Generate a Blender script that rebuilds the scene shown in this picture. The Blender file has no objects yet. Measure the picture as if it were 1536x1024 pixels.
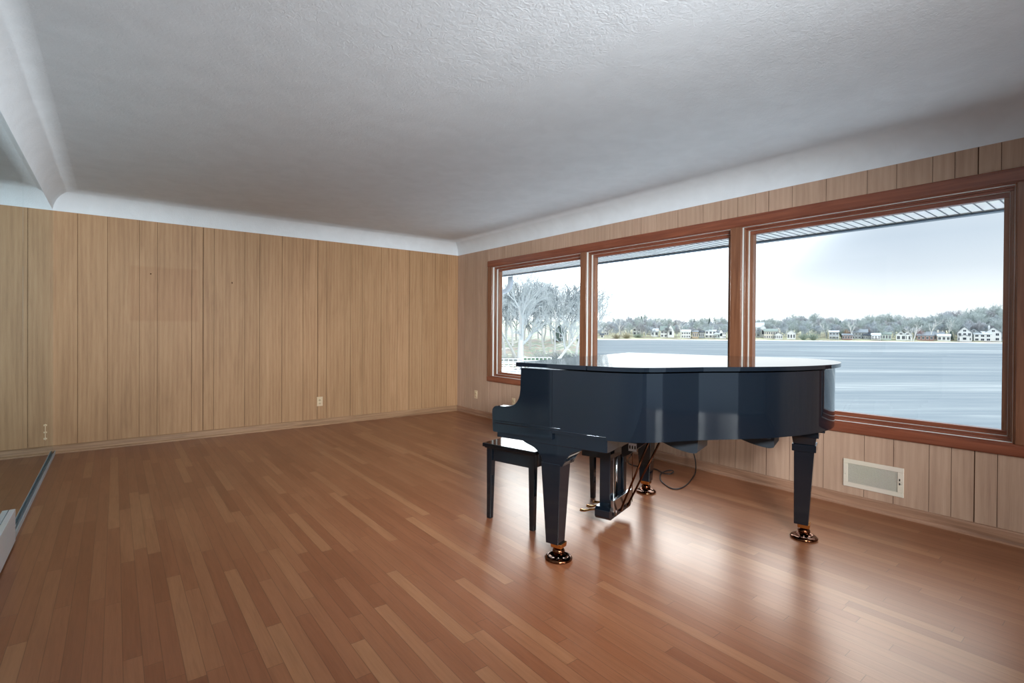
import bpy, math, random
from mathutils import Vector, Matrix
random.seed(7)
SC = bpy.context.scene
COL = SC.collection
pi = math.pi

# ------------------------------------------------------------------ helpers
class MB:
    """collects polygons, then links them as one mesh object"""
    def __init__(s): s.v=[]; s.f=[]; s.m=[]; s.sm=[]
    def add(s, vs, fs, mi=0, smooth=False):
        o=len(s.v); s.v += [tuple(p) for p in vs]
        for f in fs: s.f.append(tuple(i+o for i in f)); s.m.append(mi); s.sm.append(smooth)
    def box(s, x0,x1,y0,y1,z0,z1, mi=0, M=None):
        vs=[Vector((x,y,z)) for z in(z0,z1) for y in(y0,y1) for x in(x0,x1)]
        if M: vs=[M@v for v in vs]
        s.add(vs,[(0,2,3,1),(4,5,7,6),(0,1,5,4),(2,6,7,3),(0,4,6,2),(1,3,7,5)],mi)
    def frustum(s, c0,h0,c1,h1, mi=0, M=None):
        """square section from centre c0 (half sizes h0) to c1 (half sizes h1)"""
        vs=[Vector((c0[0]+sx*h0[0],c0[1]+sy*h0[1],c0[2])) for sy in(-1,1) for sx in(-1,1)]
        vs+=[Vector((c1[0]+sx*h1[0],c1[1]+sy*h1[1],c1[2])) for sy in(-1,1) for sx in(-1,1)]
        if M: vs=[M@v for v in vs]
        s.add(vs,[(0,2,3,1),(4,5,7,6),(0,1,5,4),(2,6,7,3),(0,4,6,2),(1,3,7,5)],mi)
    def prism(s, pts, lo, hi, axis='z', mi=0, M=None, smooth=False):
        """polygon pts extruded between lo and hi along an axis"""
        n=len(pts)
        def P(p,h):
            if axis=='z': return Vector((p[0],p[1],h))
            if axis=='x': return Vector((h,p[0],p[1]))
            return Vector((p[0],h,p[1]))
        vs=[P(p,lo) for p in pts]+[P(p,hi) for p in pts]
        if M: vs=[M@v for v in vs]
        s.add(vs,[tuple(range(n))[::-1],tuple(range(n,2*n))],mi)
        s.add(vs,[(i,(i+1)%n,n+(i+1)%n,n+i) for i in range(n)],mi,smooth)
    def lathe(s, prof, c=(0,0,0), n=32, mi=0, M=None):
        vs=[];fs=[]
        for r,z in prof:
            for k in range(n):
                a=2*pi*k/n; vs.append(Vector((c[0]+r*math.cos(a),c[1]+r*math.sin(a),c[2]+z)))
        for i in range(len(prof)-1):
            for k in range(n):
                k2=(k+1)%n; fs.append((i*n+k,i*n+k2,(i+1)*n+k2,(i+1)*n+k))
        if M: vs=[M@v for v in vs]
        s.add(vs,fs,mi,True)
    def tube(s, pts, rad, n=6, mi=0, cap=True, smooth=True):
        pts=[Vector(p) for p in pts]; m=len(pts)
        if not hasattr(rad,'__len__'): rad=[rad]*m
        t0=(pts[1]-pts[0]).normalized()
        u=t0.orthogonal().normalized(); vs=[];fs=[]
        for i in range(m):
            t=(pts[min(i+1,m-1)]-pts[max(i-1,0)])
            t=t.normalized() if t.length>1e-9 else t0
            u=(u-t*u.dot(t)); u=u.normalized() if u.length>1e-6 else t.orthogonal().normalized()
            w=t.cross(u)
            for k in range(n):
                a=2*pi*k/n; vs.append(pts[i]+(u*math.cos(a)+w*math.sin(a))*rad[i])
        for i in range(m-1):
            for k in range(n):
                k2=(k+1)%n; fs.append((i*n+k,i*n+k2,(i+1)*n+k2,(i+1)*n+k))
        if cap: fs+= [tuple(range(n))[::-1], tuple(range((m-1)*n,m*n))]
        s.add(vs,fs,mi,smooth)
    def build(s, name, mats, parent=None, bevel=0, seg=2, fix=True):
        me=bpy.data.meshes.new(name); me.from_pydata(s.v,[],s.f)
        if not isinstance(mats,(list,tuple)): mats=[mats]
        for m in mats: me.materials.append(m)
        me.polygons.foreach_set('material_index',s.m)
        me.polygons.foreach_set('use_smooth',s.sm); me.update()
        if fix:
            import bmesh
            b=bmesh.new(); b.from_mesh(me); bmesh.ops.recalc_face_normals(b,faces=b.faces); b.to_mesh(me); b.free()
        o=bpy.data.objects.new(name,me); COL.objects.link(o)
        if parent: o.parent=parent
        if bevel:
            d=o.modifiers.new('bevel','BEVEL'); d.width=bevel; d.segments=seg; d.limit_method='ANGLE'; d.angle_limit=math.radians(40); d.harden_normals=True
        return o

def tag(o,label=None,cat=None,group=None,kind=None):
    if label: o['label']=label
    if cat: o['category']=cat
    if group: o['group']=group
    if kind: o['kind']=kind
    return o
def empty(name,loc,rz=0):
    o=bpy.data.objects.new(name,None); COL.objects.link(o); o.location=loc; o.rotation_euler.z=rz; o.empty_display_size=.1
    return o
def copy_tree(o,parent=None):
    c=o.copy(); COL.objects.link(c); c.parent=parent
    for ch in [x for x in bpy.data.objects if x.parent==o]: copy_tree(ch,c)
    return c
def smooth_curve(pts,n=6,closed=False):
    """Catmull-Rom through pts"""
    P=[Vector(p) for p in pts]; out=[]; m=len(P)
    rng=range(m if closed else m-1)
    for i in rng:
        g=lambda k: P[k%m] if closed else P[max(0,min(m-1,k))]
        a,b,c,d=g(i-1),g(i),g(i+1),g(i+2)
        for k in range(n):
            t=k/n
            out.append(.5*((2*b)+(c-a)*t+(2*a-5*b+4*c-d)*t*t+(3*b-a-3*c+d)*t**3))
    if not closed: out.append(P[-1])
    return out

# ------------------------------------------------------------------ materials
def srgb(r,g,b):
    f=lambda c:(c/255/12.92) if c/255<=.04045 else ((c/255+.055)/1.055)**2.4
    return (f(r),f(g),f(b),1)
def mat(name,col,rough=.5,metal=0,spec=.5,coat=0,ior=None,bump=None):
    m=bpy.data.materials.new(name); m.use_nodes=True; nt=m.node_tree; b=nt.nodes['Principled BSDF']
    b.inputs['Base Color'].default_value=col; b.inputs['Roughness'].default_value=rough
    b.inputs['Metallic'].default_value=metal; b.inputs['Specular IOR Level'].default_value=spec
    b.inputs['Coat Weight'].default_value=coat; b.inputs['Coat Roughness'].default_value=.03
    if ior: b.inputs['IOR'].default_value=ior
    # faint procedural tone variation
    n=nt.nodes.new('ShaderNodeTexNoise'); n.inputs['Scale'].default_value=bump[0] if bump else 6; n.inputs['Detail'].default_value=4
    tc=nt.nodes.new('ShaderNodeTexCoord'); nt.links.new(tc.outputs['Object'],n.inputs['Vector'])
    mx=nt.nodes.new('ShaderNodeMix'); mx.data_type='RGBA'; mx.blend_type='MULTIPLY'; mx.inputs[0].default_value=.12
    mx.inputs[6].default_value=col; nt.links.new(n.outputs['Color'],mx.inputs[7]); nt.links.new(mx.outputs[2],b.inputs['Base Color'])
    if bump:
        bp=nt.nodes.new('ShaderNodeBump'); bp.inputs['Strength'].default_value=bump[1]; bp.inputs['Distance'].default_value=bump[2]
        nt.links.new(n.outputs['Fac'],bp.inputs['Height']); nt.links.new(bp.outputs['Normal'],b.inputs['Normal'])
    return m
class NT:
    def __init__(s,name):
        s.m=bpy.data.materials.new(name); s.m.use_nodes=True; s.t=s.m.node_tree; s.b=s.t.nodes['Principled BSDF']
        s.tc=s.t.nodes.new('ShaderNodeTexCoord')
    def n(s,t,**k):
        x=s.t.nodes.new(t)
        for a,v in k.items(): setattr(x,a,v)
        return x
    def l(s,a,b): s.t.links.new(a,b)
    def math(s,op,a,b=None,c=None):
        x=s.n('ShaderNodeMath',operation=op)
        for i,v in enumerate((a,b,c)):
            if v is None: continue
            if isinstance(v,(int,float)): x.inputs[i].default_value=v
            else: s.l(v,x.inputs[i])
        return x.outputs[0]
    def noise(s,vec,scale,detail=4,rough=.5,dist=0):
        x=s.n('ShaderNodeTexNoise'); x.inputs['Scale'].default_value=scale; x.inputs['Detail'].default_value=detail
        x.inputs['Roughness'].default_value=rough; x.inputs['Distortion'].default_value=dist
        s.l(vec,x.inputs['Vector']); return x
    def mapping(s,vec,scale=(1,1,1),rot=(0,0,0),loc=(0,0,0)):
        x=s.n('ShaderNodeMapping'); x.inputs['Scale'].default_value=scale; x.inputs['Rotation'].default_value=rot; x.inputs['Location'].default_value=loc
        s.l(vec,x.inputs['Vector']); return x.outputs[0]
    def ramp(s,fac,stops):
        x=s.n('ShaderNodeValToRGB'); e=x.color_ramp.elements
        while len(e)>1: e.remove(e[-1])
        e[0].position=stops[0][0]; e[0].color=stops[0][1]
        for p,c in stops[1:]:
            k=e.new(p); k.color=c
        s.l(fac,x.inputs[0]); return x.outputs[0]
    def mix(s,fac,a,b,mode='MIX'):
        x=s.n('ShaderNodeMix',data_type='RGBA',blend_type=mode)
        for i,v in ((0,fac),(6,a),(7,b)):
            if isinstance(v,(int,float)): x.inputs[i].default_value=v
            elif isinstance(v,tuple): x.inputs[i].default_value=v
            else: s.l(v,x.inputs[i])
        return x.outputs[2]
    def bump(s,h,strength,dist):
        x=s.n('ShaderNodeBump'); x.inputs['Strength'].default_value=strength; x.inputs['Distance'].default_value=dist
        s.l(h,x.inputs['Height']); s.l(x.outputs['Normal'],s.b.inputs['Normal'])

def panel_mat(name,c_dark,c_mid,c_light,axis,stain=False):
    """oak veneer, grain running up the wall; tone shifts a little from sheet to sheet"""
    T=NT(name); v=T.tc.outputs['Object']
    sc=(9,9,.75)
    mp=T.mapping(v,sc)
    n1=T.noise(mp,1.3,3,.5,1.2)
    w=T.n('ShaderNodeTexWave',wave_type='BANDS',bands_direction='X' if axis=='x' else 'Y'); w.inputs['Scale'].default_value=.9
    w.inputs['Distortion'].default_value=9; w.inputs['Detail'].default_value=3; w.inputs['Detail Scale'].default_value=.6
    T.l(mp,w.inputs['Vector'])
    fine=T.noise(T.mapping(v,(220,220,6)),1,3,.6)
    f=T.math('ADD',T.math('MULTIPLY',w.outputs['Fac'],.10),T.math('MULTIPLY',n1.outputs['Fac'],.50))
    f=T.math('ADD',f,T.math('MULTIPLY',fine.outputs['Fac'],.40))
    col=T.ramp(f,[(.22,c_dark),(.5,c_mid),(.78,c_light)])
    # sheet to sheet tone
    sx=T.n('ShaderNodeSeparateXYZ'); T.l(v,sx.inputs[0])
    a=sx.outputs[0 if axis=='x' else 1]
    sheet=T.math('FLOOR',T.math('DIVIDE',T.math('ADD',a,20.0),.305))
    wn=T.n('ShaderNodeTexWhiteNoise',noise_dimensions='1D'); T.l(sheet,wn.inputs['W'])
    tone=T.ramp(wn.outputs['Value'],[(0,(.9,.9,.88,1)),(1,(1.0,1.0,1.0,1))])
    col=T.mix(1.0,col,tone,'MULTIPLY')
    if stain:
        z=sx.outputs[2]
        def inside(q,lo,hi,e=.02):
            x=T.n('ShaderNodeMapRange',interpolation_type='SMOOTHSTEP'); x.inputs[1].default_value=lo-e; x.inputs[2].default_value=lo+e; T.l(q,x.inputs[0])
            y=T.n('ShaderNodeMapRange',interpolation_type='SMOOTHSTEP'); y.inputs[1].default_value=hi-e; y.inputs[2].default_value=hi+e; y.inputs[3].default_value=1; y.inputs[4].default_value=0; T.l(q,y.inputs[0])
            return T.math('MULTIPLY',x.outputs[0],y.outputs[0])
        k=T.math('MULTIPLY',inside(a,-3.9,-3.3),inside(z,1.27,1.83))
        col=T.mix(T.math('MULTIPLY',k,.5),col,(.86,.76,.70,1),'MULTIPLY')
    T.l(col,T.b.inputs['Base Color']); T.b.inputs['Roughness'].default_value=.5; T.b.inputs['Specular IOR Level'].default_value=.3
    T.bump(f,.25,.0015)
    return T.m

def floor_mat():
    """narrow oak strips laid along the window wall"""
    T=NT('oak strip floor'); sx=T.n('ShaderNodeSeparateXYZ'); T.l(T.tc.outputs['Object'],sx.inputs[0])
    X,Y=sx.outputs[0],sx.outputs[1]; W=.057
    u=T.math('DIVIDE',X,W); row=T.math('FLOOR',u); fu=T.math('FRACT',u)
    r1=T.n('ShaderNodeTexWhiteNoise',noise_dimensions='1D'); T.l(row,r1.inputs['W'])
    L=T.math('ADD',.55,T.math('MULTIPLY',r1.outputs['Value'],.75))
    r2=T.n('ShaderNodeTexWhiteNoise',noise_dimensions='1D'); T.l(T.math('ADD',row,77.3),r2.inputs['W'])
    q=T.math('DIVIDE',T.math('ADD',Y,T.math('MULTIPLY',r2.outputs['Value'],9)),L)
    seg=T.math('FLOOR',q); fq=T.math('FRACT',q)
    cb=T.n('ShaderNodeCombineXYZ'); T.l(row,cb.inputs[0]); T.l(seg,cb.inputs[1])
    rn=T.n('ShaderNodeTexWhiteNoise',noise_dimensions='2D'); T.l(cb.outputs[0],rn.inputs['Vector'])
    base=T.ramp(rn.outputs['Value'],[(0,FL[0]),(.2,FL[1]),(.55,FL[2]),(.85,FL[3]),(1,FL[4])])
    # grain inside a board, shifted from board to board
    off=T.n('ShaderNodeVectorMath',operation='ADD'); T.l(T.tc.outputs['Object'],off.inputs[0]); 
    sc=T.n('ShaderNodeVectorMath',operation='SCALE'); T.l(rn.outputs['Color'],sc.inputs[0]); sc.inputs[3].default_value=13; T.l(sc.outputs[0],off.inputs[1])
    g=T.noise(T.mapping(off.outputs[0],(60,3.2,1)),1,5,.62,.6)
    g2=T.noise(T.mapping(off.outputs[0],(260,9,1)),1,2,.5)
    gg=T.math('ADD',T.math('MULTIPLY',g.outputs['Fac'],.7),T.math('MULTIPLY',g2.outputs['Fac'],.3))
    col=T.mix(.65,base,T.ramp(gg,[(.3,(.62,.56,.5,1)),(.55,(1,1,1,1)),(.75,(1.12,1.12,1.1,1))]),'MULTIPLY')
    # wear: broad uneven patches
    wear=T.noise(T.tc.outputs['Object'],.9,3,.5)
    col=T.mix(.45,col,T.ramp(wear.outputs['Fac'],[(.35,(.8,.76,.74,1)),(.65,(1.06,1.06,1.06,1))]),'MULTIPLY')
    e1=T.math('MINIMUM',fu,T.math('SUBTRACT',1,fu)); j1=T.math('LESS_THAN',e1,.022)
    e2=T.math('MULTIPLY',T.math('MINIMUM',fq,T.math('SUBTRACT',1,fq)),L); j2=T.math('LESS_THAN',e2,.0015)
    j=T.math('MAXIMUM',j1,j2)
    col=T.mix(T.math('MULTIPLY',j,.5),col,(.05,.02,.01,1))
    T.l(col,T.b.inputs['Base Color'])
    # every board sits at its own slight height and is cupped
    h=T.math('SUBTRACT',T.math('MULTIPLY',gg,.25),T.math('MULTIPLY',j,1.0))
    cup=T.math('MULTIPLY',T.math('POWER',T.math('SUBTRACT',fu,.5),2),1.6)
    h=T.math('ADD',h,cup)
    T.bump(h,.22,.0008)
    rr=T.math('ADD',.24,T.math('MULTIPLY',wear.outputs['Fac'],.14))
    T.l(rr,T.b.inputs['Roughness'])
    T.b.inputs['Specular IOR Level'].default_value=1.0; T.b.inputs['Specular Tint'].default_value=(1,.74,.52,1)
    T.b.inputs['Anisotropic'].default_value=0
    return T.m

def ceiling_mat():
    T=NT('textured ceiling paint'); v=T.tc.outputs['Object']
    T.b.inputs['Base Color'].default_value=CEIL; T.b.inputs['Roughness'].default_value=.9; T.b.inputs['Specular IOR Level'].default_value=.1
    a=T.noise(v,38,5,.6,1.2); b=T.noise(v,7,2,.5,.5)
    c=T.mix(.12,CEIL,a.outputs['Color'],'MULTIPLY')
    c=T.ramp(b.outputs['Fac'],[(.3,tuple(x*.94 for x in CEIL[:3])+(1,)),(.7,CEIL)])
    T.l(c,T.b.inputs['Base Color'])
    h=T.math('ADD',a.outputs['Fac'],T.math('MULTIPLY',b.outputs['Fac'],.6))
    T.bump(h,.35,.006); return T.m

def wood_trim(name,c1,c2,axis,rough=.28):
    T=NT(name); v=T.tc.outputs['Object']
    s={'x':(1.2,24,24),'y':(24,1.2,24),'z':(24,24,1.2)}[axis]
    g=T.noise(T.mapping(v,s),1.6,5,.6,.8)
    T.l(T.ramp(g.outputs['Fac'],[(.3,c1),(.7,c2)]),T.b.inputs['Base Color']); T.b.inputs['Roughness'].default_value=rough
    T.bump(g.outputs['Fac'],.1,.001); return T.m

FL=[srgb(126,76,50),srgb(136,85,58),srgb(141,91,63),srgb(147,98,69),srgb(158,112,80)]
CEIL=(.70,.75,.79,1)
M={}
M['floor']=floor_mat()
M['ceil']=ceiling_mat()
M['panel_back']=panel_mat('oak panelling back',srgb(140,106,76),srgb(170,134,99),srgb(187,152,116),'x',True)
M['panel_win']=panel_mat('oak panelling window wall',srgb(154,125,108),srgb(176,148,128),srgb(192,165,144),'y')
M['groove']=mat('dark panel groove',srgb(84,60,44),.9,spec=.1)
M['trim_y']=wood_trim('cherry trim along',srgb(104,56,40),srgb(136,80,58),'y',.2)
M['trim_z']=wood_trim('cherry trim upright',srgb(104,66,46),srgb(132,90,66),'z',.2)
M['base_x']=wood_trim('oak base along x',srgb(128,98,72),srgb(170,136,104),'x',.45)
M['base_y']=wood_trim('oak base along y',srgb(128,96,76),srgb(168,132,108),'y',.45)
M['black']=mat('black piano lacquer',(.0035,.0058,.0095,1),.05,spec=.8,coat=0); M['black'].node_tree.nodes['Principled BSDF'].inputs['Specular Tint'].default_value=(.80,.92,1,1)
M['blackm']=mat('black satin wood',(.008,.011,.015,1),.35,spec=.4)
M['board']=mat('dark stained soundboard',(.02,.017,.015,1),.55)
M['rubber']=mat('black cable rubber',(.012,.012,.014,1),.45)
M['plastic']=mat('charcoal plastic',(.012,.017,.022,1),.42,spec=.4)
M['brass']=mat('polished brass',srgb(214,160,96),.16,metal=1)
M['bronze']=mat('dark polished bronze',srgb(104,66,46),.14,metal=1)
M['strip']=mat('pale reveal strip',srgb(206,208,204),.3)
M['steel']=mat('bright steel',srgb(200,205,210),.2,metal=1)
M['white']=mat('white enamel',srgb(214,222,228),.35,spec=.4)
M['alu']=mat('satin anodised aluminium',srgb(188,202,212),.45,metal=0)
M['ivory']=mat('ivory plastic',srgb(214,192,160),.4)
M['vent']=mat('cream painted metal',srgb(212,204,188),.45)
M['ventdark']=mat('grey louvre metal',srgb(186,182,168),.5)
M['dark']=mat('dark slot',(.01,.009,.008,1),.8)
M['sticker']=mat('pale paper label',srgb(205,215,222),.6)
M['wallpaint']=mat('off white wall paint',(.76,.79,.82,1),.85,spec=.2)
M['vinyl']=mat('white vinyl soffit',srgb(236,240,242),.5)
M['vinylgroove']=mat('soffit rib shadow gap',srgb(92,104,116),.6)
M['gutter']=mat('slate blue gutter metal',srgb(66,88,108),.35,spec=.4)
M['spout']=mat('pale grey downspout metal',srgb(176,190,205),.4)

# clear float glass
def glass_mat():
    m=bpy.data.materials.new('clear window glass'); m.use_nodes=True; nt=m.node_tree
    for n in list(nt.nodes): nt.nodes.remove(n)
    o=nt.nodes.new('ShaderNodeOutputMaterial'); mx=nt.nodes.new('ShaderNodeMixShader'); tr=nt.nodes.new('ShaderNodeBsdfTransparent'); gl=nt.nodes.new('ShaderNodeBsdfGlossy')
    tr.inputs[0].default_value=(.965,.985,.985,1); gl.inputs['Roughness'].default_value=0
    fr=nt.nodes.new('ShaderNodeFresnel'); fr.inputs[0].default_value=1.45
    ge=nt.nodes.new('ShaderNodeNewGeometry'); sb=nt.nodes.new('ShaderNodeMath'); sb.operation='SUBTRACT'; sb.inputs[0].default_value=1; nt.links.new(ge.outputs['Backfacing'],sb.inputs[1]); ml=nt.nodes.new('ShaderNodeMath'); ml.operation='MULTIPLY'; nt.links.new(fr.outputs[0],ml.inputs[0]); nt.links.new(sb.outputs[0],ml.inputs[1])
    nt.links.new(ml.outputs[0],mx.inputs[0]); nt.links.new(tr.outputs[0],mx.inputs[1]); nt.links.new(gl.outputs[0],mx.inputs[2]); nt.links.new(mx.outputs[0],o.inputs[0])
    return m
M['glass']=glass_mat()
def mirror_mat():
    T=NT('greenish mirror glass'); T.b.inputs['Metallic'].default_value=1; T.b.inputs['Roughness'].default_value=.012
    n=T.noise(T.tc.outputs['Object'],2,2); T.l(T.ramp(n.outputs['Fac'],[(.3,(.60,.80,.85,1)),(.7,(.62,.82,.87,1))]),T.b.inputs['Base Color']); return T.m
M['mirror']=mirror_mat()

# ------------------------------------------------------------------ the room shell
W=4.4786; T0=2.30; RC=.19; CEILZ=T0+RC
YB=-10.5                                     # the room runs on behind the photographer and opens there
b=MB(); b.box(-W-.05,.05,YB,.05,-.08,0); tag(b.build('floor',M['floor']),kind='structure')

def panelled(axis,fixed,segs,z0,z1,gro,mats,name_b,thick=.1,sgn=1):
    """grooved sheet: planks between grooves, each groove a real 5 mm channel"""
    lo,hi=segs; g=sorted(x for x in gro if lo+.01<x<hi-.01); cur=lo; d=.004
    def put(a0,a1,depth,mi):
        if axis=='x': name_b.box(a0,a1,fixed+depth,fixed+thick,z0,z1,mi)
        else: name_b.box(fixed+depth,fixed+thick,a0,a1,z0,z1,mi)
    for x in g:
        w=.003 if x in SEAM else .0016
        put(cur,x-w,0,0); put(x-w,x+w,d,1); cur=x+w
    put(cur,hi,0,0)
SEAM={-3.256,-2.035,-.791,-4.56,-3.34,-2.12,-.80,-5.783}
gb=[-4.299,-4.073,-3.818,-3.667,-3.362,-3.256,-3.153,-2.848,-2.692,-2.449,-2.208,-2.035,-1.926,-1.619,-1.462,-1.203,-.968,-.791,-.591,-.379,-.188]
b=MB(); panelled('x',0,(-W-.1,0),0,T0,gb,None,b); b.box(-W-.1,.1,.05,.1,T0,CEILZ+.1,0)
tag(b.build('wall_back',[M['panel_back'],M['groove']]),kind='structure')
pat=[0,.175,.407,.658,.825,.97,1.117]
gw=[]
for s0 in (-10.66,-9.44,-8.22,-7.0,-5.783,-4.56,-3.34,-2.12):
    for q in pat:
        gw.append(round(s0-0+ (1.22-q if s0>-4.6 and s0<-2.2 else q),3) if q else s0)
gw=[y for y in gw if y<-.95]+[-.80,-.62,-.38,-.22]
gw=[y for y in gw if not(-5.783<y<-4.56)]+[-4.735,-4.967,-5.22,-5.385,-5.57,-5.677]
WY0,WY1,WZ0,WZ1=-5.95,-.90,.575,2.05        # the window opening
b=MB()
panelled('y',0,(YB,0),0,WZ0,gw,None,b); panelled('y',0,(YB,0),WZ1,T0,gw,None,b)
panelled('y',0,(YB,WY0),WZ0,WZ1,gw,None,b); panelled('y',0,(WY1,0),WZ0,WZ1,gw,None,b)
b.box(.02,.1,YB,.1,T0,CEILZ+.1,0)
tag(b.build('wall_right',[M['panel_win'],M['groove']]),kind='structure')
b=MB(); b.box(-W-.1,-W,YB+.4,.1,0,CEILZ); b.box(-W-.1,-W+.0,YB,YB+.4,0,CEILZ)
tag(b.build('wall_left',M['wallpaint']),kind='structure')
b=MB(); b.box(-W-.1,-3.7,YB-.1,YB,0,CEILZ+.1); b.box(-1.3,.1,YB-.1,YB,0,CEILZ+.1); b.box(-3.7,-1.3,YB-.1,YB,2.15,CEILZ+.1); tag(b.build('wall_front',M['wallpaint']),kind='structure')
b=MB(); b.box(-14,8,YB-25,YB-.1,-.35,-.12); tag(b.build('rear_dark_ground',mat('grey unseen ground',srgb(96,98,100),.9)),kind='structure')  # unseen ground added to darken the reflections in the piano rim

# ceiling with a coved edge, one shell
b=MB(); N=12
def cove(n=N): return [(RC*(1-math.sin(pi/2*k/n)), T0+RC*(1-math.cos(pi/2*k/n))) for k in range(n+1)]
prof=[(RC*(1-math.cos(pi/2*k/N)),T0+RC*math.sin(pi/2*k/N)) for k in range(N+1)]   # (distance from wall, z)
ins=[p[0] for p in prof]
vs=[];fs=[]
for d,z in prof: vs+= [(-W+d,YB,z),(-W+d,-d,z),(-d,-d,z),(-d,YB,z)]
for i in range(N):
    a=i*4;c=a+4
    fs+= [(a,a+1,c+1,c),(a+1,a+2,c+2,c+1),(a+2,a+3,c+3,c+2)]
b.add(vs,fs,0,True)
k=N*4; b.add([vs[k],vs[k+1],vs[k+2],vs[k+3]],[(0,1,2,3)],0,True)
# outside skin so that the ceiling has thickness
b.box(-W-.1,.1,YB,.1,CEILZ+.02,CEILZ+.1)
o=b.build('ceiling',M['ceil'],fix=False); tag(o,kind='structure')
# auto smooth only along the cove: split the mitre
for p in o.data.polygons: p.use_smooth = True
md=o.modifiers.new('split','EDGE_SPLIT'); md.split_angle=math.radians(32)

# baseboards with a small shoe
def base(name,pts_axis,lo,hi,m):
    b=MB(); pr=[(0,0),(.022,0),(.022,.012),(.014,.022),(.014,.07),(.009,.078),(0,.08)]
    if pts_axis=='x': b.prism([(-p[0],p[1]) for p in pr],lo,hi,'x',0)
    else: b.prism([(-p[0],p[1]) for p in pr],lo,hi,'y',0)
    tag(b.build(name,m),kind='structure')
base('baseboard_back','x',-W,-.0,M['base_x']); base('baseboard_right','y',YB,0,M['base_y'])

# ---- windows: three fixed panes in one cased opening
MU=[(-2.546,-2.628),(-4.265,-4.353)]          # mullion casings
C=.085
b=MB()
def casing(b,y0,y1,z0,z1,mi=0): b.box(-.02,0,y0,y1,z0,z1,mi); b.box(-.026,-.02,y0+.006 if y1-y0<.2 else y0,y1-.006 if y1-y0<.2 else y1,z0+.006 if z1-z0<.2 else z0,z1-.006 if z1-z0<.2 else z1,mi)
b2=MB()
casing(b2,WY0-C,WY1+C+.02,WZ1,WZ1+C); casing(b2,WY0-C,WY1+C+.02,WZ0-C+.015,WZ0)
tag(b2.build('trim_1',M['trim_y'],bevel=.003),kind='structure')
b3=MB(); casing(b3,WY0-C,WY0,WZ0,WZ1); casing(b3,WY1,WY1+C+.02,WZ0,WZ1)
for y1,y0 in MU:
    b3.box(-.02,.11,y0,y1,WZ0,WZ1)
tag(b3.build('trim_2',M['trim_z'],bevel=.003),kind='structure')
opens=[(MU[0][0],WY1),(MU[1][0],MU[0][1]),(WY0,MU[1][1])]
for i,(y0,y1) in enumerate(opens):
    w=empty('window_%d'%(i+1),(0,(y0+y1)/2,(WZ0+WZ1)/2)); tag(w,kind='structure')
    off=Vector((0,(y0+y1)/2,(WZ0+WZ1)/2))
    def ring(b,y0,y1,z0,z1,t,x0,x1,mi=0):
        b.box(x0,x1,y0,y1,z0,z0+t,mi); b.box(x0,x1,y0,y1,z1-t,z1,mi); b.box(x0,x1,y0,y0+t,z0+t,z1-t,mi+1); b.box(x0,x1,y1-t,y1,z0+t,z1-t,mi+1)
    for nm,t0,t1,x0,x1 in (('jamb',0,.006,-.019,.105),('stop',.006,.033,.03,.075),('sash',.033,.062,.055,.105)):
        b=MB(); ring(b,y0+t0,y1-t0,WZ0+t0,WZ1-t0,t1-t0,x0,x1)
        if nm=='stop': ring(b,y0+t0,y1-t0,WZ0+t0,WZ1-t0,.012,.012,.03)
        o=b.build('window_'+nm,[M['trim_y'],M['trim_z']],bevel=.0025); o.parent=w; o.location=-off
    for t0,x0,x1 in ((.006,-.012,.010),(.033,.036,.056)):  # thin pale strips set round the reveals
        b=MB(); ring(b,y0+t0,y1-t0,WZ0+t0,WZ1-t0,.0015,x0,x1); o=b.build('reveal_strip',[M['strip'],M['strip']]); o.parent=w; o.location=-off; o['label']='pale strip'
    b=MB(); b.box(.088,.092,y0+.06,y1-.06,WZ0+.06,WZ1-.06); o=b.build('window_glass',M['glass']); o.parent=w; o.location=-off

# ---- mirrors on the left wall, track and heater
XM=-W+.006
def panel(y0,y1,lab):
    b=MB(); b.box(-W+.001,XM,y0,y1,.03,T0-.003); o=b.build('wall_mirror',M['mirror'],bevel=.001)
    tag(o,lab,'mirror'); return o
XM=-W+.0005+.004
mp1=panel(-2.004,-.004,'tall greenish wall mirror panel meeting the panelled back wall')
mp2=panel(-4.03,-2.007,'tall greenish wall mirror panel at the left edge of the photo, above the white heater')
b=MB()
for z in (.375,.315,.262): b.lathe([(0,0),(.007,0),(.008,.004),(.006,.011),(0,.012)],(0,0,0),10,0,Matrix.Translation((XM,-.687,z))@Matrix.Rotation(pi/2,4,'Y'))
b.box(XM,XM+.002,-.692,-.682,.25,.385)
b.build('clip',M['ivory'],mp1)['label']='pale clip low on the mirror near the corner'
b=MB(); b.box(-W,-W+.022,-4.03,-.0,0,.006); b.box(-W+.017,-W+.022,-4.03,0,.006,.034)
tag(b.build('mirror_track',M['alu'],bevel=.001),'long aluminium track on the floor holding the foot of the mirrors','track')
h=empty('baseboard_heater',(-W,-3.2,0)); tag(h,'white baseboard heater box low on the left, at the photo edge','heater')
b=MB(); b.box(0.0052,.031,-.9,.655,.012,.19); b.build('cover',M['white'],h,bevel=.002)
b=MB(); b.box(.008,.027,-.88,.65,0,.012); b.build('kickboard',M['dark'],h)

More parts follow.
